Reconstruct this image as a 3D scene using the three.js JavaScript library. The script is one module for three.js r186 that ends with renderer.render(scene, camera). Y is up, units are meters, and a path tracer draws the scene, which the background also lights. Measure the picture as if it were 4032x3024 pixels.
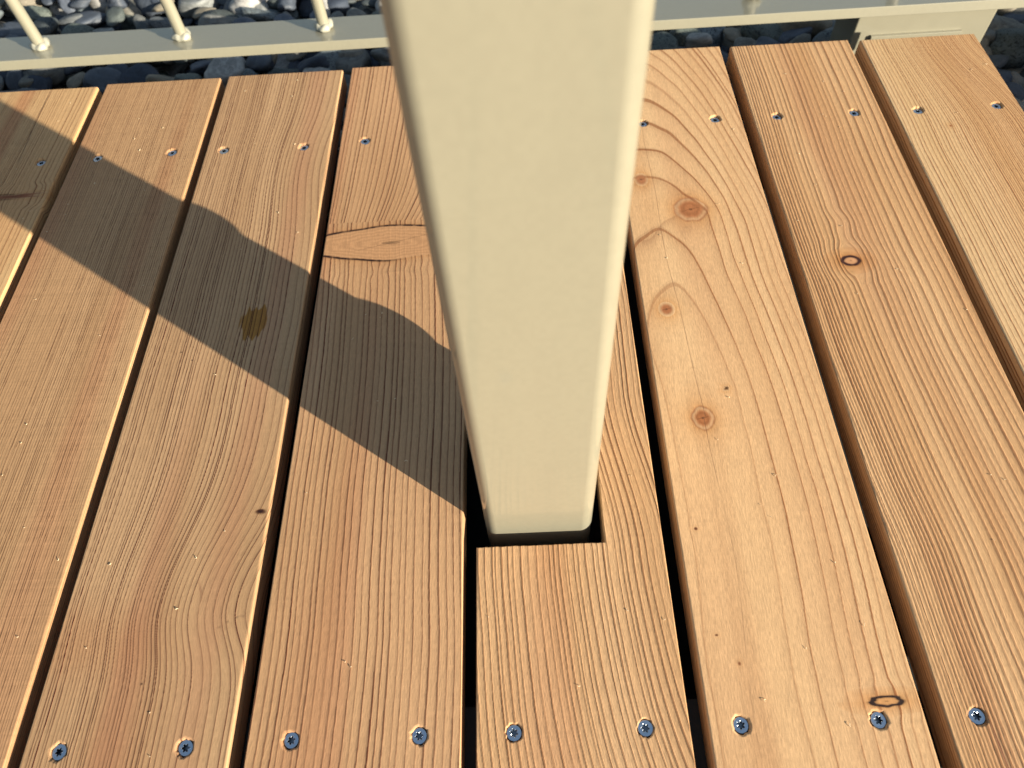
import * as THREE from 'three';
import { mergeGeometries, mergeVertices, toCreasedNormals } from 'three/addons/utils/BufferGeometryUtils.js';

// ---------------------------------------------------------------- camera, sky, sun, exposure
const scene = new THREE.Scene();
const camera = new THREE.PerspectiveCamera(55.9, 4 / 3, 0.02, 400);
camera.position.set(0, 0.5468, 0);
camera.rotation.set(-0.9985, 0.0456, -0.0846, 'YXZ');
camera.focus = 0.60;
camera.userData.fStop = 8.0;

const SUN_AZ = new THREE.Vector2(0.809, 0.588).normalize();       // towards the sun, x and z
const SUN_EL = THREE.MathUtils.degToRad(16.2);
const sunDir = new THREE.Vector3(SUN_AZ.x * Math.cos(SUN_EL), Math.sin(SUN_EL), SUN_AZ.y * Math.cos(SUN_EL));
function skyTexture() {
  const W = 512, H = 256, d = new Float32Array(W * H * 4);
  for (let j = 0; j < H; j++) for (let i = 0; i < W; i++) {
    const el = ((j + 0.5) / H - 0.5) * Math.PI, az = ((i + 0.5) / W - 0.5) * 2 * Math.PI;
    const v = new THREE.Vector3(Math.cos(el) * Math.cos(az), Math.sin(el), Math.cos(el) * Math.sin(az));
    const c = Math.max(-1, Math.min(1, v.dot(sunDir)));
    const up = Math.max(0, v.y), air = Math.exp(-up * 3.2), glow = Math.pow(Math.max(0, c), 6), halo = Math.pow(Math.max(0, c), 60);
    const mie = 0.5 + 0.5 * c;
    let r = 0.085 + 0.16 * air, g = 0.155 + 0.19 * air, b = 0.30 + 0.14 * air;
    r *= 0.8 + 0.4 * mie; g *= 0.8 + 0.4 * mie; b *= 0.8 + 0.4 * mie;
    r += glow * 0.35 * (0.35 + air) + halo * 0.9; g += glow * 0.27 * (0.35 + air) + halo * 0.7; b += glow * 0.17 * (0.35 + air) + halo * 0.42;
    if (v.y < 0) { const t = Math.min(1, -v.y * 12); r += (0.11 - r) * t; g += (0.105 - g) * t; b += (0.1 - b) * t; }
    d.set([r * 0.88, g * 0.74, b * 0.57, 1], (j * W + i) * 4);
  }
  const t = new THREE.DataTexture(d, W, H, THREE.RGBAFormat, THREE.FloatType);
  t.mapping = THREE.EquirectangularReflectionMapping; t.magFilter = t.minFilter = THREE.LinearFilter; t.needsUpdate = true;
  return t;
}
scene.background = skyTexture();
scene.environment = scene.background;

const sun = new THREE.DirectionalLight(new THREE.Color().setRGB(1, 0.91, 0.73), 5);
sun.position.copy(sunDir).multiplyScalar(6);
sun.castShadow = true;
sun.shadow.mapSize.set(4096, 4096); sun.shadow.radius = 1;
Object.assign(sun.shadow.camera, { left: -2.5, right: 2.5, top: 2.5, bottom: -2.5, near: 0.5, far: 16 });
scene.add(sun, sun.target);

const renderer = new THREE.WebGLRenderer({ antialias: true });
renderer.setSize(1024, 768);
renderer.toneMapping = THREE.LinearToneMapping;
renderer.toneMappingExposure = 2.5;
renderer.shadowMap.enabled = true;

// ---------------------------------------------------------------- helpers
function rng(seed) { let a = seed >>> 0; return () => { a = (a + 0x6D2B79F5) >>> 0; let t = Math.imul(a ^ (a >>> 15), 1 | a); t = (t + Math.imul(t ^ (t >>> 7), 61 | t)) ^ t; return ((t ^ (t >>> 14)) >>> 0) / 4294967296; }; }
function h2(x, y, s) { let n = Math.imul(x, 374761393) ^ Math.imul(y, 668265263) ^ Math.imul(s, 1274126177); n = Math.imul(n ^ (n >>> 13), 1103515245); n ^= n >>> 16; return (n >>> 0) / 4294967296; }
function vn(x, y, s) {                                            // value noise 0..1
  const xi = Math.floor(x), yi = Math.floor(y); let fx = x - xi, fy = y - yi;
  fx = fx * fx * (3 - 2 * fx); fy = fy * fy * (3 - 2 * fy);
  const a = h2(xi, yi, s), b = h2(xi + 1, yi, s), c = h2(xi, yi + 1, s), d = h2(xi + 1, yi + 1, s);
  return a + (b - a) * fx + (c - a) * fy + (a - b - c + d) * fx * fy;
}
const lin = (c) => { c /= 255; return c <= 0.04045 ? c / 12.92 : Math.pow((c + 0.055) / 1.055, 2.4); };
const toS = (v) => 255 * (v <= 0.0031308 ? 12.92 * v : 1.055 * Math.pow(Math.max(v, 0), 1 / 2.4) - 0.055);
const sstep = (a, b, x) => { const t = Math.max(0, Math.min(1, (x - a) / (b - a))); return t * t * (3 - 2 * t); };
const gauss = (x, w) => Math.exp(-(x / w) * (x / w));
const names = {};
function numbered(n) { names[n] = (names[n] ?? -1) + 1; return names[n] ? `${n}_${String(names[n]).padStart(3, '0')}` : n; }
function part(name, geo, mat, parent, label) {
  const m = new THREE.Mesh(geo, mat); m.name = name; m.castShadow = m.receiveShadow = true;
  if (label) m.userData.label = label;
  parent.add(m); return m;
}
function thing(name, label, category, pos = [0, 0, 0]) {
  const g = new THREE.Group(); g.name = numbered(name); g.position.set(...pos);
  g.userData = { label, category }; scene.add(g); return g;
}
function dataTex(arr, W, H, srgb) {
  const t = new THREE.DataTexture(arr, W, H, THREE.RGBAFormat, THREE.UnsignedByteType);
  if (srgb) t.colorSpace = THREE.SRGBColorSpace;
  t.magFilter = THREE.LinearFilter; t.minFilter = THREE.LinearMipmapLinearFilter; t.generateMipmaps = true;
  t.wrapS = t.wrapT = THREE.RepeatWrapping; t.anisotropy = 8; t.needsUpdate = true; return t;
}

// ---------------------------------------------------------------- ground: gravel of river pebbles
const GRAVEL = -0.088;                                            // level of the pebble tops
{
  const W = 512, a = new Uint8Array(W * W * 4), r = rng(5), pts = [];
  for (let i = 0; i < 900; i++) pts.push([r(), r(), r()]);
  const cell = 20, grid = {};
  pts.forEach((p, i) => { const k = Math.floor(p[0] * cell) + ',' + Math.floor(p[1] * cell); (grid[k] ??= []).push(i); });
  for (let y = 0; y < W; y++) for (let x = 0; x < W; x++) {
    const u = x / W, v = y / W; let d1 = 9, d2 = 9, id = 0;
    for (let dy = -1; dy <= 1; dy++) for (let dx = -1; dx <= 1; dx++) {
      const cx = Math.floor(u * cell) + dx, cy = Math.floor(v * cell) + dy;
      for (const i of grid[((cx + cell) % cell) + ',' + ((cy + cell) % cell)] ?? []) {
        let ex = Math.abs(pts[i][0] - u), ey = Math.abs(pts[i][1] - v); ex = Math.min(ex, 1 - ex); ey = Math.min(ey, 1 - ey);
        const d = Math.hypot(ex, ey); if (d < d1) { d2 = d1; d1 = d; id = i; } else if (d < d2) d2 = d;
      }
    }
    const k = Math.min(1, (d2 - d1) * 60), t = (60 + 110 * pts[id][2]) * (0.35 + 0.65 * k);
    a.set([t, t * 0.99, t * 0.95, 255], (y * W + x) * 4);
  }
  const t = dataTex(a, W, W, true); t.repeat.set(250, 250);
  const b = dataTex(a.slice(), W, W, false); b.repeat.set(250, 250);
  const ground = new THREE.Mesh(new THREE.CircleGeometry(180, 64).rotateX(-Math.PI / 2), new THREE.MeshStandardMaterial({ map: t, bumpMap: b, bumpScale: 0.012, roughness: 0.9 }));
  ground.name = 'gravel_ground'; ground.position.y = GRAVEL - 0.075; ground.receiveShadow = true;
  ground.userData = { kind: 'structure', label: 'bed of rounded river pebbles around and below the deck' };
  scene.add(ground);

  // speckle maps shared by all stones: clean, speckled, veined
  const stoneTex = [0, 1, 2].map((kind) => {
    const S = 256, c = new Uint8Array(S * S * 4);
    for (let y = 0; y < S; y++) for (let x = 0; x < S; x++) {
      const u = x / S, v = y / S;
      let k = 0.86 + 0.16 * (vn(u * 14, v * 9, 31 + kind) - 0.5) + 0.13 * (vn(u * 60, v * 40, 7) - 0.5) + 0.10 * (vn(u * 128, v * 128, 9) - 0.5);
      if (kind === 1) { const s = vn(u * 90, v * 60, 77); if (s > 0.74) k *= 0.55; if (s < 0.2) k *= 1.16; }
      if (kind === 2) { const w = Math.abs(vn(u * 5, v * 7, 5) + 0.3 * vn(u * 16, v * 19, 6) - 0.66); k += 0.28 * Math.exp(-w * 60); k *= 0.9 + 0.2 * vn(u * 3, v * 24, 8); }
      k = Math.max(0.25, Math.min(1, k)); c.set([255 * k, 255 * k, 255 * k, 255], (y * S + x) * 4);
    }
    return dataTex(c, S, S, true);
  });
  const tones = [[96, 104, 116], [116, 120, 122], [138, 138, 132], [78, 88, 104], [120, 128, 118], [160, 162, 158], [172, 160, 138], [104, 112, 108], [204, 200, 192], [104, 112, 126], [86, 94, 96], [150, 146, 134], [92, 100, 112], [140, 150, 152]];
  const stoneMats = tones.map((c, i) => new THREE.MeshStandardMaterial({ color: new THREE.Color().setRGB(lin(c[0]) * 0.66, lin(c[1]) * 0.67, lin(c[2]) * 0.70), map: stoneTex[i % 3], roughness: 0.6 + 0.07 * (i % 4) }));
  const r2 = rng(77), shapes = [];
  for (let i = 0; i < 22; i++) {
    const g = mergeVertices(new THREE.IcosahedronGeometry(1, 5).deleteAttribute('normal'), 1e-4), p = g.attributes.position, v = new THREE.Vector3();
    const e = 2 + r2() * 0.7, ax = [1, 0.42 + 0.25 * r2(), 0.62 + 0.3 * r2()], k1 = r2() * 10, flat = 0.5 + 0.5 * r2();
    for (let j = 0; j < p.count; j++) {
      v.fromBufferAttribute(p, j).normalize();
      const s = 1 / Math.pow(Math.abs(v.x) ** e + Math.abs(v.y) ** e + Math.abs(v.z) ** e, 1 / e);
      const n = 1 + 0.16 * Math.sin(v.x * 2.1 + k1) * Math.cos(v.z * 2.3 + k1 * 1.7) + 0.09 * Math.sin(v.y * 3.7 + v.x * 2.9 + k1) + 0.025 * Math.sin(v.x * 9 + v.y * 7 + v.z * 8 + k1);
      v.multiplyScalar(s * n); if (v.y > flat) v.y = flat + (v.y - flat) * 0.35;
      p.setXYZ(j, v.x * ax[0], v.y * ax[1], v.z * ax[2]);
    }
    g.computeVertexNormals(); shapes.push(g);
  }
  // lay the pebbles: two layers in the strips that can be seen, a thinner spread round about
  camera.updateMatrixWorld(true); camera.aspect = 4 / 3; camera.updateProjectionMatrix();
  const r3 = rng(123), seen = [], rest = [], P = new THREE.Vector3();
  const underDeck = (x, y, z) => { const d = new THREE.Vector3(x, y, z).sub(camera.position), t = -camera.position.y / d.y, gx = d.x * t, gz = d.z * t; return gz > -0.83 && gx < 0.565 && gx > -1.1; };
  const placed = [];
  for (let layer = 0; layer < 2; layer++) {
    const step = layer ? 0.041 : 0.037;
    for (let z = -1.75; z < 0.45; z += step) for (let x = -1.35; x < 1.35; x += step) {
      if (layer && z > -0.78 && x < 0.5) continue;
      const near = z < -0.7 || x > 0.45;
      if (!near) continue;
      const big = Math.pow(r3(), 2.2), size = 0.0145 + 0.024 * big + (layer ? 0.006 * r3() : 0);
      const px = x + (r3() - 0.5) * step * 0.9, pz = z + (r3() - 0.5) * step * 0.9;
      const py = GRAVEL - 0.048 + (layer ? 0.030 : 0) - size * 0.3 + (r3() - 0.5) * 0.012;
      const o = { x: px, y: py, z: pz, size, shape: Math.floor(r3() * 22), mat: Math.floor(r3() * tones.length), e: [(r3() - 0.5) * 0.9, r3() * 6.28, (r3() - 0.5) * 0.9] };
      P.set(px, py, pz).project(camera);
      const vis = Math.abs(P.x) < 1.04 && Math.abs(P.y) < 1.06 && P.z < 1 && !underDeck(px, py + 0.02, pz);
      (vis && (layer || size > 0.026) ? seen : rest).push(o);
    }
  }
  seen.sort((p, q) => q.size - p.size);
  rest.push(...seen.splice(300));
  for (const o of seen) {
    const m = part('pebble', shapes[o.shape], stoneMats[o.mat], ground);
    m.position.set(o.x, o.y - ground.position.y, o.z); m.rotation.set(...o.e); m.scale.setScalar(o.size);
  }
  // the rest: one instanced set of stones, its tones varied per stone
  const inst = new THREE.InstancedMesh(shapes[3], new THREE.MeshStandardMaterial({ map: stoneTex[0], roughness: 0.7 }), rest.length), M = new THREE.Object3D(), C = new THREE.Color();
  rest.forEach((o, i) => { M.position.set(o.x, o.y - ground.position.y, o.z); M.rotation.set(...o.e); M.scale.set(o.size, o.size * (0.8 + 0.02 * (o.shape % 12)), o.size * (0.85 + 0.02 * o.shape)); M.updateMatrix(); inst.setMatrixAt(i, M.matrix); const t = tones[o.mat]; inst.setColorAt(i, C.setRGB(lin(t[0]) * 0.66, lin(t[1]) * 0.67, lin(t[2]) * 0.70)); });
  inst.name = 'pebble_bed'; inst.userData = { kind: 'stuff' }; inst.castShadow = inst.receiveShadow = true; ground.add(inst);
}

// dark weed membrane under the deck
{
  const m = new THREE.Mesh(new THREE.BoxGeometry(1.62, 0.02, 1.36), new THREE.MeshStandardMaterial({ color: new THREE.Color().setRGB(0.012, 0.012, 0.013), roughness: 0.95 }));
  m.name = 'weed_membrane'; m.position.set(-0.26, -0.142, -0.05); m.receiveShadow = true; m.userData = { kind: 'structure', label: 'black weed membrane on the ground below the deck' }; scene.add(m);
}

// ---------------------------------------------------------------- wood: one grain map and relief map per plank
const MARG = 0.03, TW = 0.21, TZ0 = -0.85, TL = 0.84;             // texture span across (m), start and length along
const K = 0.875;                                                    // lit tone to base colour
function makeWood(B) {
  const W = 512, H = 2048, col = new Uint8Array(W * H * 4), bmp = new Uint8Array(W * H * 4), r = rng(B.seed * 97 + 3), S = B.seed * 13;
  // ring boundaries across the board
  const rings = [];
  if (B.ringList) for (const x of B.ringList) rings.push(x);
  let q = B.ringList ? rings[rings.length - 1] : -0.12;
  while (q < 0.30) { q += B.sp(q) * (0.68 + 0.64 * r()) * (r() < 0.1 ? 0.5 : 1); rings.push(q); }
  const dark = rings.map(() => 0.45 + 0.55 * r()), wide = rings.map(() => 0.7 + 0.7 * r());
  const ringAt = new Int16Array(4200); { let i = 0; for (let k = 0; k < 4200; k++) { const x = -0.12 + k * 1e-4; while (i < rings.length - 1 && rings[i] < x) i++; ringAt[k] = i; } }
  const base = B.base.map(lin), base2 = B.base2.map(lin), late = B.late.map(lin), red = (B.red ?? [176, 112, 76]).map(lin);
  const row = new Float32Array(3), c = [0, 0, 0];
  for (let j = 0; j < H; j++) {
    const z = TZ0 + (j + 0.5) / H * TL;
    const drift = B.wave * ((vn(z * 5, 1, S) - 0.5) + 0.35 * (vn(z * 16, 4, S) - 0.5));
    for (let i = 0; i < W; i++) {
      const s = -MARG + (i + 0.5) / W * TW;
      let e = s + drift + 0.0006 * (vn(z * 16, s * 45, S + 1) - 0.5) + 0.00028 * (vn(z * 60, s * 200, S + 2) - 0.5);
      if (B.warp) e += B.warp(s, z);
      let kn = null, kr = 9;
      for (const k of B.knots) {
        const ds = s - k.s, dz = z - k.z, jig = k.jig ? 1 + k.jig * (vn(Math.atan2(dz / k.rz, ds / k.rx) * 2.5 + 9, k.s * 900, S + 3) - 0.5) : 1;
        const rho = Math.sqrt((ds / k.rx) ** 2 + (dz / k.rz) ** 2) * jig;
        if (rho < 6 && k.str !== 0) { const rz2 = k.rz * (k.long ?? 1.9), r2 = (ds / k.rx) ** 2 + (dz / rz2) ** 2; e -= (k.str ?? 0.8) * ds / Math.max(1, r2) * sstep(6, 3, rho); }
        if (rho < kr) { kr = rho; kn = k; }
      }
      const f = B.field ? B.field(e, z) : e;
      const ri = ringAt[Math.max(0, Math.min(4199, Math.floor((f + 0.12) * 1e4)))];
      const b1 = rings[ri], b0 = ri ? rings[ri - 1] : b1 - 0.004, span = b1 - b0;
      let t = (f - b0) / span; if (B.flip) t = 1 - t; t = Math.max(0, Math.min(1, t));
      const lw = Math.min(0.55, (B.lw ?? 0.0007) * 1.2 * wide[ri] / span);
      let L = t > 1 - lw ? 1 : Math.pow(t / (1 - lw), 3.2 + 3 * (1 - Math.min(1, 0.003 / span))) * (B.soft ?? 0.5);
      if (t > 0.97) L *= (1 - t) / 0.03;
      if (t < 0.02 && B.softEdge) L = Math.max(L, 0.5 * (1 - t / 0.02));
      L *= dark[ri] * (B.con ?? 0.8) * (0.75 + 0.5 * vn(z * 14, ri * 7.3, S + 5));
      // fibres, blotches
      const fib = vn(e * 2300, z * 330, S + 6) - 0.5, fib2 = vn(e * 1200, z * 60, S + 7) - 0.5, mott = vn(s * 45 + 2 * vn(z * 4, s * 20, S), z * 5, S + 8), fine = h2(i, j, S) - 0.5;
      const saw = (vn(s * 8, z * 700, S + 9) - 0.5) * (B.saw ?? 0.5);
      const rr = sstep(0.5, 0.85, vn(s * 34 + 40, z * 1.7, S + 10)) * (B.redAmt ?? 0.4);
      for (let ch = 0; ch < 3; ch++) {
        let v = base[ch] + (base2[ch] - base[ch]) * mott;
        v += (red[ch] - v) * rr;
        v += (late[ch] - v) * L;
        v *= 1 + (0.20 * fib + 0.085 * fib2 + 0.08 * fine) * (B.fuzz ?? 1) + 0.06 * saw;
        c[ch] = v;
      }
      let hgt = 0.42 + (B.relief ?? 0.35) * L + 0.17 * (B.fuzz ?? 1) * fib + 0.06 * (B.fuzz ?? 1) * fib2 + 0.06 * fine + 0.06 * saw;
      // knots
      if (kn && kr < 3.2) {
        const k = kn, dsk = s - kn.s, dzk = z - kn.z, kc = (k.color ?? [178, 112, 70]).map(lin), ke = (k.edge ?? [70, 40, 26]).map(lin);
        const halo = (k.halo ?? 0.35) * Math.exp(-Math.max(0, kr - 1) * (k.hd ?? 2.6));
        for (let ch = 0; ch < 3; ch++) {
          if (kr > 1) c[ch] += (c[ch] * [0.86, 0.68, 0.48][ch] - c[ch]) * halo * 1.3;
          else {
            const ringK = 0.5 + 0.5 * Math.sin(kr * (k.n ?? 18) + 3 * vn(s * 200, z * 200, S + 4));
            const crack = k.n > 8 ? 1 - 0.35 * gauss((dzk + 0.25 * dsk + 0.0006 * (vn(dsk * 900, 3, S) - 0.5)), 0.0005) * sstep(0.8, 0.3, kr) : 1;
            const inn = kc[ch] * crack * (1 - 0.26 * ringK * (k.ringAmt ?? 1)) * (1 + 0.2 * fib) * (kr < 0.1 ? 0.62 : 1);
            c[ch] += (inn - c[ch]) * sstep(1, 1 - (k.feather ?? 0.25), kr) * (k.op ?? 1);
          }
          if (k.bark) { let w = gauss(kr - 1, k.bark) * (0.55 + 0.7 * vn(s * 300, z * 300, S + 11)); if (k.barkSel) w *= k.barkSel(s - k.s, z - k.z); c[ch] += (ke[ch] - c[ch]) * Math.min(1, w * (k.barkAmt ?? 1)); }
        }
        if (kr < 1) hgt += (0.5 - hgt) * 0.7;
        if (k.bark) { let w = gauss(kr - 1, k.bark); if (k.barkSel) w *= k.barkSel(s - k.s, z - k.z); hgt -= 0.25 * w; }
      }
      if (B.extra) hgt += B.extra(s, z, c, row, e) ?? 0;
      const o = (j * W + i) * 4;
      for (let ch = 0; ch < 3; ch++) col[o + ch] = Math.max(0, Math.min(255, toS(c[ch] * K * (ch === 2 ? 1.10 : ch === 1 ? 1.0 : 0.995))));
      col[o + 3] = 255;
      const hb = Math.max(0, Math.min(255, hgt * 255)); bmp[o] = bmp[o + 1] = bmp[o + 2] = hb; bmp[o + 3] = 255;
    }
  }
  return new THREE.MeshPhysicalMaterial({ map: dataTex(col, W, H, true), bumpMap: dataTex(bmp, W, H, false), bumpScale: B.bump ?? 0.00042, roughness: 0.72, specularIntensity: 0.45 });
}
const lineDark = (c, w, tone) => { for (let ch = 0; ch < 3; ch++) c[ch] += (tone[ch] - c[ch]) * w; };
const T_DARK = [0.045, 0.022, 0.012], T_RED = [0.16, 0.055, 0.03], T_STAIN = [0.56, 0.27, 0.045];

const boards = [
  { // 0: far left, pale, rings widening to the right, dark resin slit
    xl: -0.6795, xr: -0.5335, ze: -0.832, seed: 1, base: [208, 170, 118], base2: [196, 152, 102], late: [128, 84, 50], wave: 0.004, con: 0.85, lw: 0.0006,
    sp: (s) => 0.0024 + 0.0034 * sstep(0.085, 0.135, s), knots: [{ s: 0.108, z: -0.634, rx: 0.034, rz: 0.0046, color: [150, 94, 62], bark: 0.3, barkAmt: 0.9, barkSel: (a) => sstep(0.01, -0.012, a), halo: 0.45, str: 0.22, long: 5, n: 3, jig: 0.9, feather: 0.6 }],
    extra: (s, z, c) => { const w = gauss(s - 0.092 - 0.006 * Math.sin(z * 9), 0.0006) * sstep(-0.84, -0.8, z) * sstep(-0.66, -0.72, z); lineDark(c, 0.75 * w, T_DARK); return -0.3 * w; } },
  { // 1: fine straight grain
    xl: -0.522, xr: -0.3755, ze: -0.836, seed: 2, base: [196, 156, 110], base2: [182, 142, 98], late: [118, 82, 54], wave: 0.003, con: 0.95, lw: 0.0005, saw: 1.6, bump: 0.00026,
    sp: (s) => 0.0029 - 0.0006 * sstep(0.03, 0.09, s), knots: [], redAmt: 0.3 },
  { // 2: reddish lines, wave towards the near end, resin stain
    xl: -0.365, xr: -0.219, ze: -0.838, seed: 3, base: [194, 156, 112], base2: [178, 140, 98], late: [104, 68, 46], wave: 0.005, con: 1.1, lw: 0.0006, redAmt: 0.3, red: [168, 106, 78], bump: 0.00032,
    sp: (s) => 0.0030 + 0.0010 * sstep(0.05, 0.08, s) + 0.0050 * sstep(0.105, 0.14, s),
    warp: (s, z) => { const d = z + 0.160, g = d < 0 ? gauss(d, 0.072) : 0.55 * gauss(d, 0.034) + 0.45; return 0.036 * g * sstep(-0.03, 0.15, s) + 0.012 * gauss(z + 0.66, 0.09) * sstep(0.02, 0.13, s); },
    knots: [{ s: 0.1393, z: -0.2388, rx: 0.0030, rz: 0.0016, color: [48, 26, 22], bark: 0.5, str: 0, halo: 0.3, n: 1 }],
    extra: (s, z, c) => {
      const a = (s - 0.0996) / 0.0140, b = (z + 0.4364) / 0.0190, rag = 0.62 * (vn(s * 420, z * 26, 71) - 0.5) + 0.3 * (vn(s * 130, z * 60, 75) - 0.5) + 0.12 * (vn(s * 900, z * 90, 72) - 0.5), tip = gauss(s - 0.0985, 0.0022) * sstep(-0.42, -0.408, z + 0) * 0;
      const w = sstep(1.05, 0.9, Math.sqrt(a * a + b * b) + rag + tip); c[0] *= 1 - 0.30 * w; c[1] *= 1 - 0.46 * w; c[2] *= 1 - 0.78 * w;
      let h = 0; const cr = Math.abs(z + 0.150 + 0.35 * (s - 0.128) + 0.004 * (vn(s * 300, 2, 73) - 0.5)), on = sstep(0.114, 0.124, s) * sstep(0.143, 0.136, s) * sstep(0.3, 0.7, vn(s * 700, 6, 76));
      const k = gauss(cr, 0.0009) * on * vn(s * 500, z * 500, 74); lineDark(c, 0.5 * k, T_DARK); h -= 0.5 * k;
      lineDark(c, 0.45 * gauss(s - 0.094 - 0.35 * (z + 0.2), 0.0011) * gauss(z + 0.176, 0.006), T_RED);
      { const w2 = 0.8 * gauss(z + 0.138, 0.030) * sstep(0.125, 0.02, s) + 0.5 * gauss(z + 0.06, 0.05) * sstep(0.02, 0.06, s) * sstep(0.11, 0.07, s); c[0] *= 1 - 0.09 * w2; c[1] *= 1 - 0.20 * w2; c[2] *= 1 - 0.26 * w2; }
      for (const [x, y] of [[0.0485, -0.395], [0.0735, -0.108], [0.036, -0.405]]) { const d = gauss(s - x, 0.0009) * gauss(z - y, 0.0007); lineDark(c, d, T_DARK); }
      return h;
    } },
  { // 3: large oval knot across the plank, wide rings
    xl: -0.2075, xr: -0.0585, ze: -0.841, seed: 4, base: [200, 157, 112], base2: [182, 140, 96], late: [116, 76, 50], wave: 0.006, con: 1.0, lw: 0.0008, redAmt: 0.3, red: [176, 112, 76], relief: 0.4,
    sp: (s) => 0.0054 + 0.0012 * sstep(0.06, 0.12, s),
    warp: (s, z) => { const d = z + 0.565; return (d < 0 ? 0.034 * Math.exp(d / 0.06) * sstep(-0.03, 0.12, s) : 0) + 0.004 * Math.sin(z * 8 + 1) + 0.0036 * gauss(z + 0.498, 0.022) * (vn(s * 110, z * 75, 91) - 0.5) - 0.008 * sstep(-0.3, -0.05, z); },
    knots: [{ s: 0.0700, z: -0.5330, rx: 0.092, rz: 0.0235, color: [192, 144, 98], n: 38, ringAmt: 0.6, bark: 0.05, barkAmt: 1.25, edge: [46, 26, 18], str: 0, halo: 0.45, hd: 4.5, jig: 0.2, feather: 0.06, barkSel: (a, b) => (b < 0 ? 1 : sstep(0.02, -0.01, a)) }],
    extra: (s, z, c) => { const w = gauss(z + 0.487 - 0.006 * Math.sin(s * 60), 0.0012) * sstep(0.05, 0.08, s) * vn(s * 160, 3, 8); return 0.35 * w; } },
  { // 4: notched round the post, brushed and ribbed, golden
    xl: -0.0482, xr: 0.0985, ze: -0.841, seed: 5, base: [210, 168, 120], base2: [196, 152, 104], late: [132, 90, 56], wave: 0.006, con: 0.85, lw: 0.0009, relief: 0.62, bump: 0.00055, fuzz: 1.2, redAmt: 0.25,
    sp: (s) => 0.0048, warp: (s, z) => -0.030 * sstep(-0.22, 0.06, z) ** 2 * (0.4 + s * 5) + 0.02 * sstep(-0.19, -0.34, z) * sstep(0.07, 0.1, s), knots: [] },
  { // 5: arched grain with pale round knots
    xl: 0.111, xr: 0.2575, ze: -0.842, seed: 6, base: [220, 179, 128], base2: [208, 164, 114], late: [150, 100, 60], wave: 0.002, con: 0.86, lw: 0.0010, soft: 0.42, relief: 0.34, bump: 0.00030, fuzz: 1.35, redAmt: 0.12, softEdge: true,
    ringList: [-0.12, 0.0105, 0.033, 0.0485, 0.067, 0.077, 0.087, 0.096, 0.1035, 0.111, 0.118, 0.124, 0.130, 0.137], sp: () => 0.006,
    field: (e, z) => { const a = 0.217 * Math.max(0, -0.307 - z), s0 = 0.033 + 0.005 * sstep(-0.5, -0.25, z) - 0.004 * sstep(-0.2, -0.08, z), u = e - s0; return Math.sqrt(u * u * (u < 0 ? 1.35 - 0.9 * sstep(-0.3, -0.42, z) : 1) + a * a) + 0.0035 * (vn(e * 22, z * 9, 501) - 0.5) + 0.0016 * (vn(e * 60, z * 26, 502) - 0.5); },
    knots: [
      { s: 0.0198, z: -0.6076, rx: 0.0075, rz: 0.0105, color: [174, 114, 72], ringAmt: 0.7, halo: 0.5, hd: 1.6, str: 0.3, feather: 0.6, n: 9 },
      { s: 0.0655, z: -0.5589, rx: 0.0165, rz: 0.0165, color: [172, 110, 66], ringAmt: 0.7, halo: 0.6, hd: 1.4, str: 0.55, long: 1.4, feather: 0.45, n: 14, jig: 0.12, edge: [150, 96, 62], bark: 0.10, barkAmt: 0.6 },
      { s: 0.0221, z: -0.4283, rx: 0.0080, rz: 0.0090, color: [170, 108, 66], ringAmt: 0.7, halo: 0.55, hd: 1.2, str: 0.25, feather: 0.6, n: 9 },
      { s: 0.0362, z: -0.3081, rx: 0.0092, rz: 0.0112, color: [168, 106, 62], ringAmt: 0.7, halo: 0.6, hd: 1.3, str: 0.4, feather: 0.5, n: 13, jig: 0.14, edge: [140, 86, 54], bark: 0.12, barkAmt: 0.6 },
      { s: 0.0622, z: -0.3374, rx: 0.0034, rz: 0.0028, color: [104, 70, 40], halo: 0.4, hd: 1.2, str: 0.5, feather: 0.8, n: 2, jig: 0.8 },
      { s: 0.0141, z: -0.2087, rx: 0.0022, rz: 0.0020, color: [120, 72, 42], halo: 0.3, str: 0.6, feather: 0.7, n: 4 },
      { s: 0.0159, z: -0.1272, rx: 0.0020, rz: 0.0014, color: [120, 76, 44], halo: 0.3, str: 0.4, feather: 0.8, n: 2 },
      { s: 0.0285, z: -0.107, rx: 0.0018, rz: 0.0022, color: [150, 96, 56], halo: 0.3, str: 0.4, feather: 0.8, n: 2 },
      { s: 0.1235, z: -0.0792, rx: 0.0098, rz: 0.0030, color: [206, 150, 92], edge: [44, 26, 20], bark: 0.22, barkAmt: 1.6, halo: 0.8, hd: 0.8, str: 0.3, long: 4, feather: 0.2, n: 6, jig: 0.22 }],
    extra: (s, z, c) => {
      const p = z < -0.31 ? 0.0315 + 0.007 * sstep(-0.5, -0.3, z) + 0.0008 * Math.sin(z * 40) : 0.0385 + 0.0015 * Math.sin(z * 26) - 0.006 * sstep(-0.2, -0.06, z);
      const w = gauss(s - p, 0.00032) * (z < -0.31 ? 0.6 : 0.8 * vn(z * 30, 2, 61)) * sstep(-0.73, -0.66, z);
      lineDark(c, w, [0.16, 0.075, 0.035]);
      const zc = -0.516 - 0.036 * sstep(0.008, 0.052, s) - 0.002 * Math.sin(s * 240), dz = z - zc, on = sstep(0.002, 0.012, s) * sstep(0.060, 0.048, s); // brown sweep beside the large knot
      lineDark(c, 0.42 * on * (dz < 0 ? gauss(dz, 0.0016) : Math.exp(-dz / 0.006)), [0.27, 0.125, 0.055]);
      lineDark(c, 0.22 * gauss(s - 0.058, 0.010) * gauss(z + 0.534, 0.012), [0.27, 0.125, 0.055]);
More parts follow.
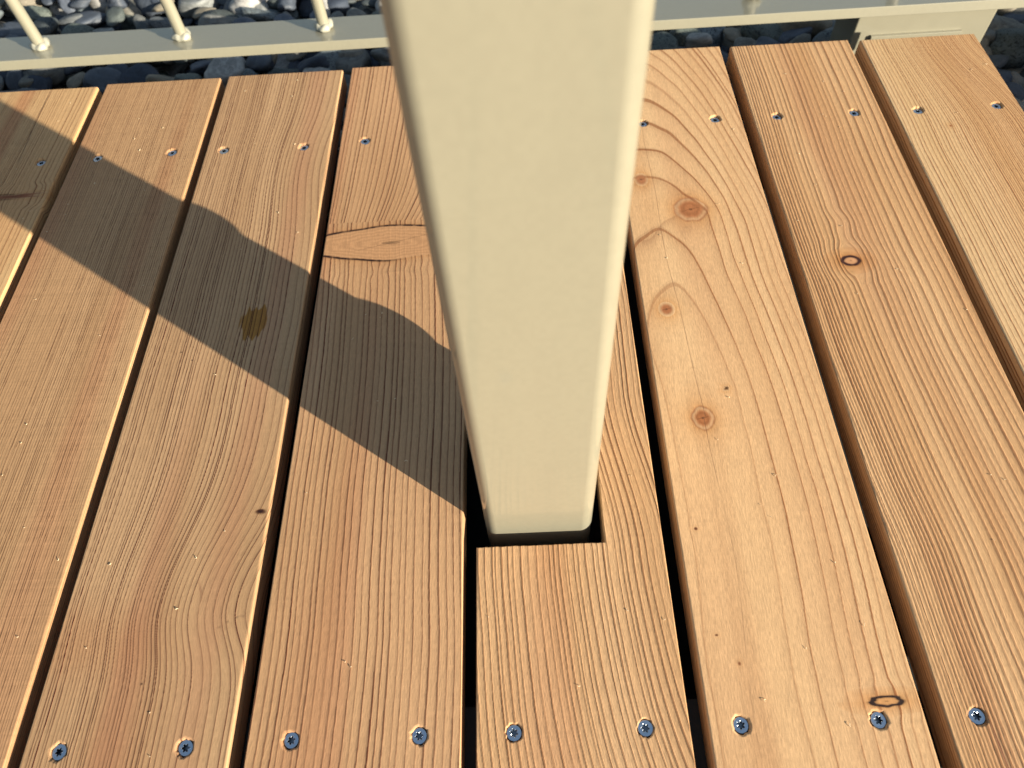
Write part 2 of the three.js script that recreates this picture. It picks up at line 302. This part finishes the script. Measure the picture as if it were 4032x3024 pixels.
      return -0.35 * w;
    } },
  { // 6: strongly ribbed, one small ringed knot
    xl: 0.2705, xr: 0.4165, ze: -0.840, seed: 7, base: [212, 170, 120], base2: [196, 150, 100], late: [136, 92, 56], wave: 0.005, con: 0.85, lw: 0.0013, soft: 0.85, relief: 0.62, bump: 0.00055, redAmt: 0.3, red: [176, 120, 84],
    sp: (s) => 0.0032 + 0.0036 * sstep(0.02, 0.05, s),
    warp: (s, z) => -0.020 * sstep(-0.45, 0.0, z) + 0.003 * gauss(z + 0.535, 0.02) * gauss(s - 0.056, 0.014) * Math.sin(z * 110),
    knots: [{ s: 0.0496, z: -0.4775, rx: 0.0080, rz: 0.0056, color: [208, 152, 104], edge: [62, 34, 28], bark: 0.24, barkAmt: 1.6, halo: 0.95, hd: 0.8, str: 0.9, long: 3.4, feather: 0.15, n: 7, ringAmt: 0.5 }],
    extra: (s, z, c) => { const w = gauss(s - 0.030 - 0.05 * (z + 0.03), 0.0006) * sstep(-0.075, -0.05, z); lineDark(c, 0.8 * w, T_RED); return -0.4 * w; } },
  { // 7: right-hand edge plank, yellow on the left, dense orange grain on the right
    xl: 0.431, xr: 0.5715, ze: -0.838, seed: 8, base: [216, 180, 130], base2: [206, 168, 116], late: [148, 100, 62], wave: 0.006, con: 1.0, lw: 0.0008, relief: 0.42, redAmt: 0,
    sp: (s) => 0.0054 - 0.0030 * sstep(0.035, 0.075, s), warp: (s, z) => 0.03 * sstep(-0.62, -0.84, z) ** 1.5 * sstep(0, 0.12, s), knots: [{ s: 0.052, z: -0.668, rx: 0.0022, rz: 0.003, color: [176, 108, 56], halo: 0.4, hd: 1, str: 0.4, feather: 0.8, n: 2 }],
    extra: (s, z, c) => { const w = sstep(0.03, 0.1, s) * 0.55; c[0] *= 1 - 0.08 * w; c[1] *= 1 - 0.24 * w; c[2] *= 1 - 0.38 * w; return 0; } },
];

// ---------------------------------------------------------------- the deck
const THICK = 0.028, BEV = 0.0024, NEAR_END = 0.62, HOLE = 0.0055;
const screwRows = [-0.698, -0.067];
const screwAt = [ // per plank: x of the far pair and of the near pair
  [[-0.641, -0.5605], [-0.64, -0.561]], [[-0.4939, -0.4058], [-0.4935, -0.4070]], [[-0.3445, -0.2500], [-0.3398, -0.2507]], [[-0.1785, -0.088], [-0.1769, -0.0875]],
  [[-0.02, 0.068], [-0.0220, 0.0681]], [[0.1439, 0.2277], [0.1333, 0.2261]], [[0.2981, 0.3856], [0.2921, 0.384]], [[0.4572, 0.5462], [0.458, 0.546]],
];
const farRow = [-0.6926, -0.6945, -0.6945, -0.6965, -0.700, -0.7015, -0.700, -0.699], nearRow = [-0.066, -0.0655, -0.0655, -0.0674, -0.0673, -0.0675, -0.0685, -0.069];
const NOTCH = { x: 0.0527, z0: -0.2012, z1: -0.3245 };
const jit = rng(404);
function plankGeometry(B, idx, notch, holes) {
  const w = B.xr - B.xl, len = NEAR_END - B.ze, sh = new THREE.Shape();
  // shape in x and -z, from the plank's far left corner
  if (!notch) { sh.moveTo(0, 0); sh.lineTo(w, 0); sh.lineTo(w, -len); sh.lineTo(0, -len); sh.closePath(); }
  else {
    const nx = NOTCH.x - B.xl, a = -(NOTCH.z1 - B.ze), b = -(NOTCH.z0 - B.ze);
    sh.moveTo(0, 0); sh.lineTo(w, 0); sh.lineTo(w, -len); sh.lineTo(0, -len); sh.lineTo(0, b); for (let i = 1; i < 60; i++) sh.lineTo(nx * i / 60, b + (jit() - 0.6) * 0.00045); sh.lineTo(nx, b); for (let i = 1; i < 50; i++) sh.lineTo(nx + (jit() - 0.5) * 0.0003, b + (a - b) * i / 50); sh.lineTo(nx, a); sh.lineTo(0, a); sh.closePath();
  }
  for (const [x, z] of holes) {
    const h = new THREE.Path(), n = 22;
    for (let i = 0; i <= n; i++) { const t = i / n * Math.PI * 2, rr = HOLE + (i % n ? (jit() - 0.45) * 0.0013 : 0); const X = x - B.xl + Math.cos(t) * rr, Y = -(z - B.ze) + Math.sin(t) * rr; i ? h.lineTo(X, Y) : h.moveTo(X, Y); }
    sh.holes.push(h);
  }
  let g = new THREE.ExtrudeGeometry(sh, { depth: THICK - 2 * BEV, bevelEnabled: true, bevelThickness: BEV, bevelSize: notch ? 0.0012 : BEV * 0.8, bevelOffset: notch ? -0.0012 : -BEV * 0.8, bevelSegments: 4, curveSegments: 1 });
  g.rotateX(-Math.PI / 2); g.computeBoundingBox(); g.translate(0, THICK - g.boundingBox.max.y, 0);   // top at THICK
  g = toCreasedNormals(g, 0.7);
  const p = g.attributes.position, uv = g.attributes.uv, nor = g.attributes.normal, A = new THREE.Vector3(), Bv = new THREE.Vector3(), C = new THREE.Vector3(), N = new THREE.Vector3();
  for (let i = 0; i < p.count; i += 3) {
    A.fromBufferAttribute(p, i); Bv.fromBufferAttribute(p, i + 1); C.fromBufferAttribute(p, i + 2);
    N.subVectors(Bv, A).cross(C.clone().sub(A)).normalize();
    [A, Bv, C].forEach((v, k) => {
      if (v.y > THICK - 1e-5) nor.setXYZ(i + k, 0, 1, 0); else if (Math.abs(N.y) < 0.05 || N.y < -0.9) nor.setXYZ(i + k, N.x, N.y, N.z);
      const d = THICK - v.y; let s = v.x, zz = v.z + B.ze;
      if (Math.abs(N.x) > 0.3 && Math.abs(N.x) > Math.abs(N.z)) s += Math.sign(N.x) * d; else if (Math.abs(N.z) > 0.3) zz += Math.sign(N.z) * d;
      if (N.y < -0.9) s = w - s;
      uv.setXY(i + k, (s + MARG) / TW, (zz - TZ0) / TL);
    });
  }
  return g;
}
function screwGeometry(seed) {                                      // pan of a countersunk screw with a six-lobed recess
  const r = rng(seed), R = 0.0052, head = new THREE.Shape(); head.absarc(0, 0, R, 0, Math.PI * 2);
  const star = new THREE.Path();
  for (let i = 0; i <= 72; i++) { const t = i / 72 * Math.PI * 2, rr = 0.00232 + 0.00058 * Math.cos(6 * t); i ? star.lineTo(Math.cos(t) * rr, Math.sin(t) * rr) : star.moveTo(rr, 0); }
  head.holes.push(star);
  let g = new THREE.ExtrudeGeometry(head, { depth: 0.0032, bevelEnabled: true, bevelThickness: 0.0004, bevelSize: 0.0004, bevelOffset: -0.0004, bevelSegments: 3, curveSegments: 36 });
  g.rotateX(-Math.PI / 2); g.computeBoundingBox(); g.translate(0, -g.boundingBox.max.y, 0);
  // slight crown so that each head mirrors a patch of sky
  const p = g.attributes.position;
  for (let i = 0; i < p.count; i++) { const d = Math.hypot(p.getX(i), p.getZ(i)) / R; if (p.getY(i) > -0.0012) p.setY(i, p.getY(i) - 0.00035 * d * d); }
  g = toCreasedNormals(g, 0.6);
  const floor = new THREE.CylinderGeometry(0.0030, 0.0016, 0.0010, 24).toNonIndexed(); floor.translate(0, -0.0038, 0);
  const shank = new THREE.CylinderGeometry(0.0034, 0.0026, 0.012, 16).toNonIndexed(); shank.translate(0, -0.0105, 0);
  const shade = (q, f) => { const n = q.attributes.position.count, a = new Float32Array(n * 3), P = q.attributes.position, Nn = q.attributes.normal; for (let i = 0; i < n; i++) a.fill(f(P.getX(i), P.getY(i), P.getZ(i), Nn.getY(i)), i * 3, i * 3 + 3); q.setAttribute('color', new THREE.BufferAttribute(a, 3)); };
  shade(g, (x, y, z) => (Math.hypot(x, z) < 0.0031 && y < -0.0004 ? 0.25 : 1)); shade(floor, () => 0.3); shade(shank, () => 0.3);   // grime left in the recess
  const m = mergeGeometries([g, floor, shank]); m.rotateY(r() * 6.28); m.rotateX((r() - 0.5) * 0.16); m.rotateZ((r() - 0.5) * 0.16); return m;
}
const screwMat = new THREE.MeshPhysicalMaterial({ color: new THREE.Color().setRGB(0.50, 0.55, 0.62), metalness: 1, roughness: 0.26, vertexColors: true });
const screwGeos = [1, 2, 3, 4, 5, 6].map(screwGeometry);
const deck = thing('wooden_deck', 'larch plank decking with torx screws, its planks ending at the pebbles beside the railing', 'deck');
const mats = boards.map(makeWood);
const plankLabels = { 0: 'pale plank with dark resin slit at the left edge', 1: 'plank of fine straight grain with no knots', 2: 'plank with yellow resin stain and wavy grain', 3: 'plank with a large oval knot across it', 4: 'ribbed plank with a square notch cut round the post', 5: 'light plank with arched grain and pale round knots', 6: 'ribbed plank with one small dark-ringed knot', 7: 'yellowish plank at the right edge of the deck' };
boards.forEach((B, i) => {
  const holes = [];
  for (const x of screwAt[i][0]) holes.push([x, farRow[i] + (jit() - 0.5) * 0.003]);
  for (const x of screwAt[i][1]) holes.push([x, nearRow[i] + (jit() - 0.5) * 0.001]);
  for (const x of screwAt[i][1]) holes.push([x, 0.56]);
  const m = part('plank', plankGeometry(B, i, i === 4, holes), mats[i], deck, plankLabels[i]);
  m.position.set(B.xl, -THICK, B.ze);
  holes.forEach(([x, z], k) => {
    const s = part('screw', screwGeos[(i * 2 + k) % 6], screwMat, m);
    s.position.set(x - B.xl, THICK - 0.0011 - 0.0010 * jit(), z - B.ze); s.rotation.set((jit() - 0.5) * 0.10, jit() * 6.28, (jit() - 0.5) * 0.10);
  });
});
// planks beyond the left edge of the picture
for (const [x, k] of [[-0.8375, 5], [-0.996, 1]]) {
  const B = { xl: x, xr: x + 0.1455, ze: -0.833 };
  const m = part('plank', plankGeometry(B, 9, false, []), mats[k], deck); m.position.set(B.xl, -THICK, B.ze);
}
{
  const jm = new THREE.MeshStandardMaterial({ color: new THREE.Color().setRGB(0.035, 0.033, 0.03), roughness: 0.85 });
  for (const z of [...screwRows, 0.56]) { const g = new THREE.BoxGeometry(1.54, 0.058, 0.045); const m = part('joist', g, jm, deck); m.position.set(-0.225, -THICK - 0.031, z); }
}
// neighbouring stretch of decking, past the right edge of the picture
{
  const d2 = thing('wooden_deck', 'second stretch of larch decking across the pebble strip to the right', 'deck', [0, 0, 0]);
  [[0.845, 3], [1.004, 6], [1.163, 1], [1.322, 2]].forEach(([x, k]) => { const B = { xl: x, xr: x + 0.1455, ze: -0.84 }; const m = part('plank', plankGeometry(B, 9, false, []), mats[k], d2); m.position.set(B.xl, -THICK, B.ze); });
  const m = part('joist', new THREE.BoxGeometry(0.6, 0.06, 0.045), new THREE.MeshStandardMaterial({ color: 0x2c2a28, roughness: 0.85 }), d2); m.position.set(1.155, -THICK - 0.031, -0.7);
  const e = part('edge_beam', new THREE.BoxGeometry(0.03, 0.06, 1.4), mats[4], d2); e.position.set(0.87, -THICK - 0.031, -0.13);
}

// ---------------------------------------------------------------- painted steel
function paintMap() {
  const S = 512, c = new Uint8Array(S * S * 4), b = new Uint8Array(S * S * 4);
  for (let y = 0; y < S; y++) for (let x = 0; x < S; x++) {
    const u = x / S, v = y / S, k = 0.965 + 0.016 * (vn(u * 7 + vn(u * 3, v * 3, 8), v * 4, 3) - 0.5) * 0.5 + 0.02 * (vn(u * 90, v * 70, 4) - 0.5);
    const w = h2(x, y, 9) > 0.9993 ? 0.12 : 0;
    c.set([255 * Math.min(1, k + w), 255 * Math.min(1, k + w), 255 * Math.min(1, k + w), 255], (y * S + x) * 4);
    const h = 128 + 70 * (vn(u * 64, v * 64, 5) - 0.5) + 50 * (vn(u * 150, v * 150, 6) - 0.5); b.set([h, h, h, 255], (y * S + x) * 4);
  }
  return [dataTex(c, S, S, true), dataTex(b, S, S, false)];
}
const [paintC, paintB] = paintMap();
const paint = new THREE.MeshPhysicalMaterial({ color: new THREE.Color().setRGB(0.276, 0.257, 0.190), map: paintC, bumpMap: paintB, bumpScale: 0.000012, roughness: 0.5, clearcoat: 0.8, clearcoatRoughness: 0.07 });
const weldMat = new THREE.MeshPhysicalMaterial({ color: new THREE.Color().setRGB(0.32, 0.31, 0.25), roughness: 0.45, clearcoat: 0.6, clearcoatRoughness: 0.2 });
function rounded(w, d, r) { // rounded rectangle in x, z centred at 0
  const s = new THREE.Shape(), a = w / 2, b = d / 2;
  s.moveTo(-a + r, -b); s.lineTo(a - r, -b); s.absarc(a - r, -b + r, r, -Math.PI / 2, 0); s.lineTo(a, b - r); s.absarc(a - r, b - r, r, 0, Math.PI / 2); s.lineTo(-a + r, b); s.absarc(-a + r, b - r, r, Math.PI / 2, Math.PI); s.lineTo(-a, -b + r); s.absarc(-a + r, -b + r, r, Math.PI, Math.PI * 1.5); return s;
}
{
  const X0 = -0.0412, X1 = 0.0448, ZF = -0.2138, ZB = -0.3120, R = 0.0095, w = X1 - X0, d = ZF - ZB, BASE = -0.16, TOP = 0.98;
  const post = thing('railing_post', 'cream painted square steel post standing through the notch in the decking', 'post', [(X0 + X1) / 2, BASE, (ZF + ZB) / 2]);
  let g = new THREE.ExtrudeGeometry(rounded(w, d, R), { depth: TOP - BASE, bevelEnabled: false, curveSegments: 12 });
  g.rotateX(-Math.PI / 2);
  { const p = g.attributes.position, n = g.attributes.normal; // smooth only round the corners
    for (let i = 0; i < p.count; i++) { if (Math.abs(n.getY(i)) > 0.5) continue; const x = p.getX(i), z = p.getZ(i), cx = Math.max(-w / 2 + R, Math.min(w / 2 - R, x)), cz = Math.max(-d / 2 + R, Math.min(d / 2 - R, z)), l = Math.hypot(x - cx, z - cz); if (l > 1e-6) n.setXYZ(i, (x - cx) / l, 0, (z - cz) / l); } }
  const uv = g.attributes.uv; for (let i = 0; i < uv.count; i++) uv.setXY(i, uv.getX(i) * 4, uv.getY(i) * 4);
  part('tube', g, paint, post);
  const cap = part('cap', new THREE.ExtrudeGeometry(rounded(w + 0.004, d + 0.004, R + 0.002), { depth: 0.004, bevelEnabled: true, bevelSize: 0.001, bevelThickness: 0.001, bevelSegments: 2 }).rotateX(-Math.PI / 2), paint, post); cap.position.y = TOP - BASE + 0.001;
  // round clamp bosses on the far side; their outline shows in the post's shadow
  for (const y of [0.056, 0.132]) {
    const pts = []; for (let i = 0; i <= 14; i++) { const t = i / 14 * Math.PI / 2; pts.push(new THREE.Vector2(0.0165 * Math.cos(t), 0.0155 * Math.sin(t))); }
    const m = part('round_boss', new THREE.LatheGeometry(pts, 32).rotateX(-Math.PI / 2), paint, post); m.position.set(w / 2 - 0.0205, y - BASE, -d / 2);
  }
}

// ---------------------------------------------------------------- railing beyond the deck
{
  const Y = 0, ZF = -0.9015, D = 0.083, T = 0.0126, rail = thing('metal_railing', 'cream painted steel railing of thin round balusters welded onto a flat bottom bar', 'railing', [0, GRAVEL - 0.07, ZF - D / 2]);
  const by = -rail.position.y;
  rail.rotation.y = 0.0065;
  const bar = new THREE.ExtrudeGeometry(rounded(3.2, D, 0.001), { depth: T - 0.0016, bevelEnabled: true, bevelSize: 0.0008, bevelThickness: 0.0008, bevelOffset: -0.0008, bevelSegments: 3 }).rotateX(-Math.PI / 2); bar.computeBoundingBox(); bar.translate(0, -bar.boundingBox.max.y, 0);
  const u = bar.attributes.uv; for (let i = 0; i < u.count; i++) u.setXY(i, u.getX(i) * 4, u.getY(i) * 4);
  { const bb = part('bottom_bar', bar, paint, rail); bb.position.set(0, by - 0.0065, 0); bb.rotation.x = -0.18; }
  const top = part('top_bar', bar.clone(), paint, rail); top.position.set(0, by + 0.95, 0);
  const r = rng(61);
  for (let i = -6; i <= 7; i++) {
    const x = -0.256 + i * 0.1935 + (r() - 0.5) * 0.002, zz = -(0.940 + (i > -3 ? 0.002 * (i + 2) : 0) + (i > 2 ? 0.012 : 0)) - (ZF - D / 2);
    const b = part('baluster', new THREE.CylinderGeometry(0.0078, 0.0078, 0.94, 24), paint, rail); b.position.set(x, by + 0.468, zz);
    // weld bead: a lumpy fillet round the foot
    const t = new THREE.TorusGeometry(0.0080, 0.0048, 10, 30).rotateX(Math.PI / 2), p = t.attributes.position, k = r() * 9;
    for (let j = 0; j < p.count; j++) { const a = Math.atan2(p.getZ(j), p.getX(j)), f = 1 + 0.10 * Math.sin(a * 3 + k) + 0.05 * Math.sin(a * 8 + k * 2); p.setXYZ(j, p.getX(j) * f, p.getY(j) * (1.1 + 0.25 * Math.sin(a * 4 + k)), p.getZ(j) * f); }
    t.computeVertexNormals(); const wm = part('weld_bead', t, weldMat, b); wm.position.y = -0.470;
  }
  // foot that carries the bar, with its mounting plate
  const foot = part('foot', new THREE.ExtrudeGeometry(rounded(0.183, 0.064, 0.003), { depth: 0.145, bevelEnabled: false, curveSegments: 5 }).rotateX(-Math.PI / 2), paint, rail);
  foot.position.set(0.548, by - T - 0.148, 0.0005);
  const ps = new THREE.Shape(); ps.moveTo(0, 0); ps.lineTo(0.12, 0); ps.lineTo(0.12, -0.014); ps.absarc(0.112, -0.014, 0.008, 0, -Math.PI / 2, true); ps.lineTo(0, -0.022); ps.closePath();
  const pl = part('mounting_plate', new THREE.ExtrudeGeometry(ps, { depth: 0.0085, bevelEnabled: true, bevelSize: 0.0006, bevelThickness: 0.0006, bevelSegments: 2 }), paint, foot); pl.position.set(-0.066, 0.146 - 0.0290, 0.0275);
}

// ---------------------------------------------------------------- small things: wood shavings on the planks
{
  const r = rng(909), gs = [];
  for (let i = 0; i < 150; i++) {
    const b = boards[Math.floor(r() * 8)], x = b.xl + 0.006 + r() * (b.xr - b.xl - 0.012), z = -0.82 + 0.79 * r();
    if (x > -0.06 && x < 0.06 && z < -0.195 && z > -0.335) continue;
    const len = 0.0008 + 0.0026 * r() * r(), a = r() * 6.28, bend = (r() - 0.3) * len * 0.8;
    const c = new THREE.CatmullRomCurve3([new THREE.Vector3(-len / 2, 0.0002, 0), new THREE.Vector3(0, 0.0003 + 0.0006 * r(), bend), new THREE.Vector3(len / 2, 0.0002 + 0.0008 * r(), 0)]);
    const g = new THREE.TubeGeometry(c, 5, 0.00014 + 0.00016 * r(), 5); g.rotateY(a); g.translate(x, 0.0001, z); gs.push(g);
  }
  const m = new THREE.Mesh(mergeGeometries(gs), new THREE.MeshStandardMaterial({ color: new THREE.Color().setRGB(0.74, 0.60, 0.40), roughness: 0.7 }));
  m.name = 'wood_shavings'; m.castShadow = m.receiveShadow = true;
  m.userData = { kind: 'stuff', label: 'tiny pale wood shavings scattered over the planks', category: 'wood shavings' };
  scene.add(m);
}

renderer.render(scene, camera);
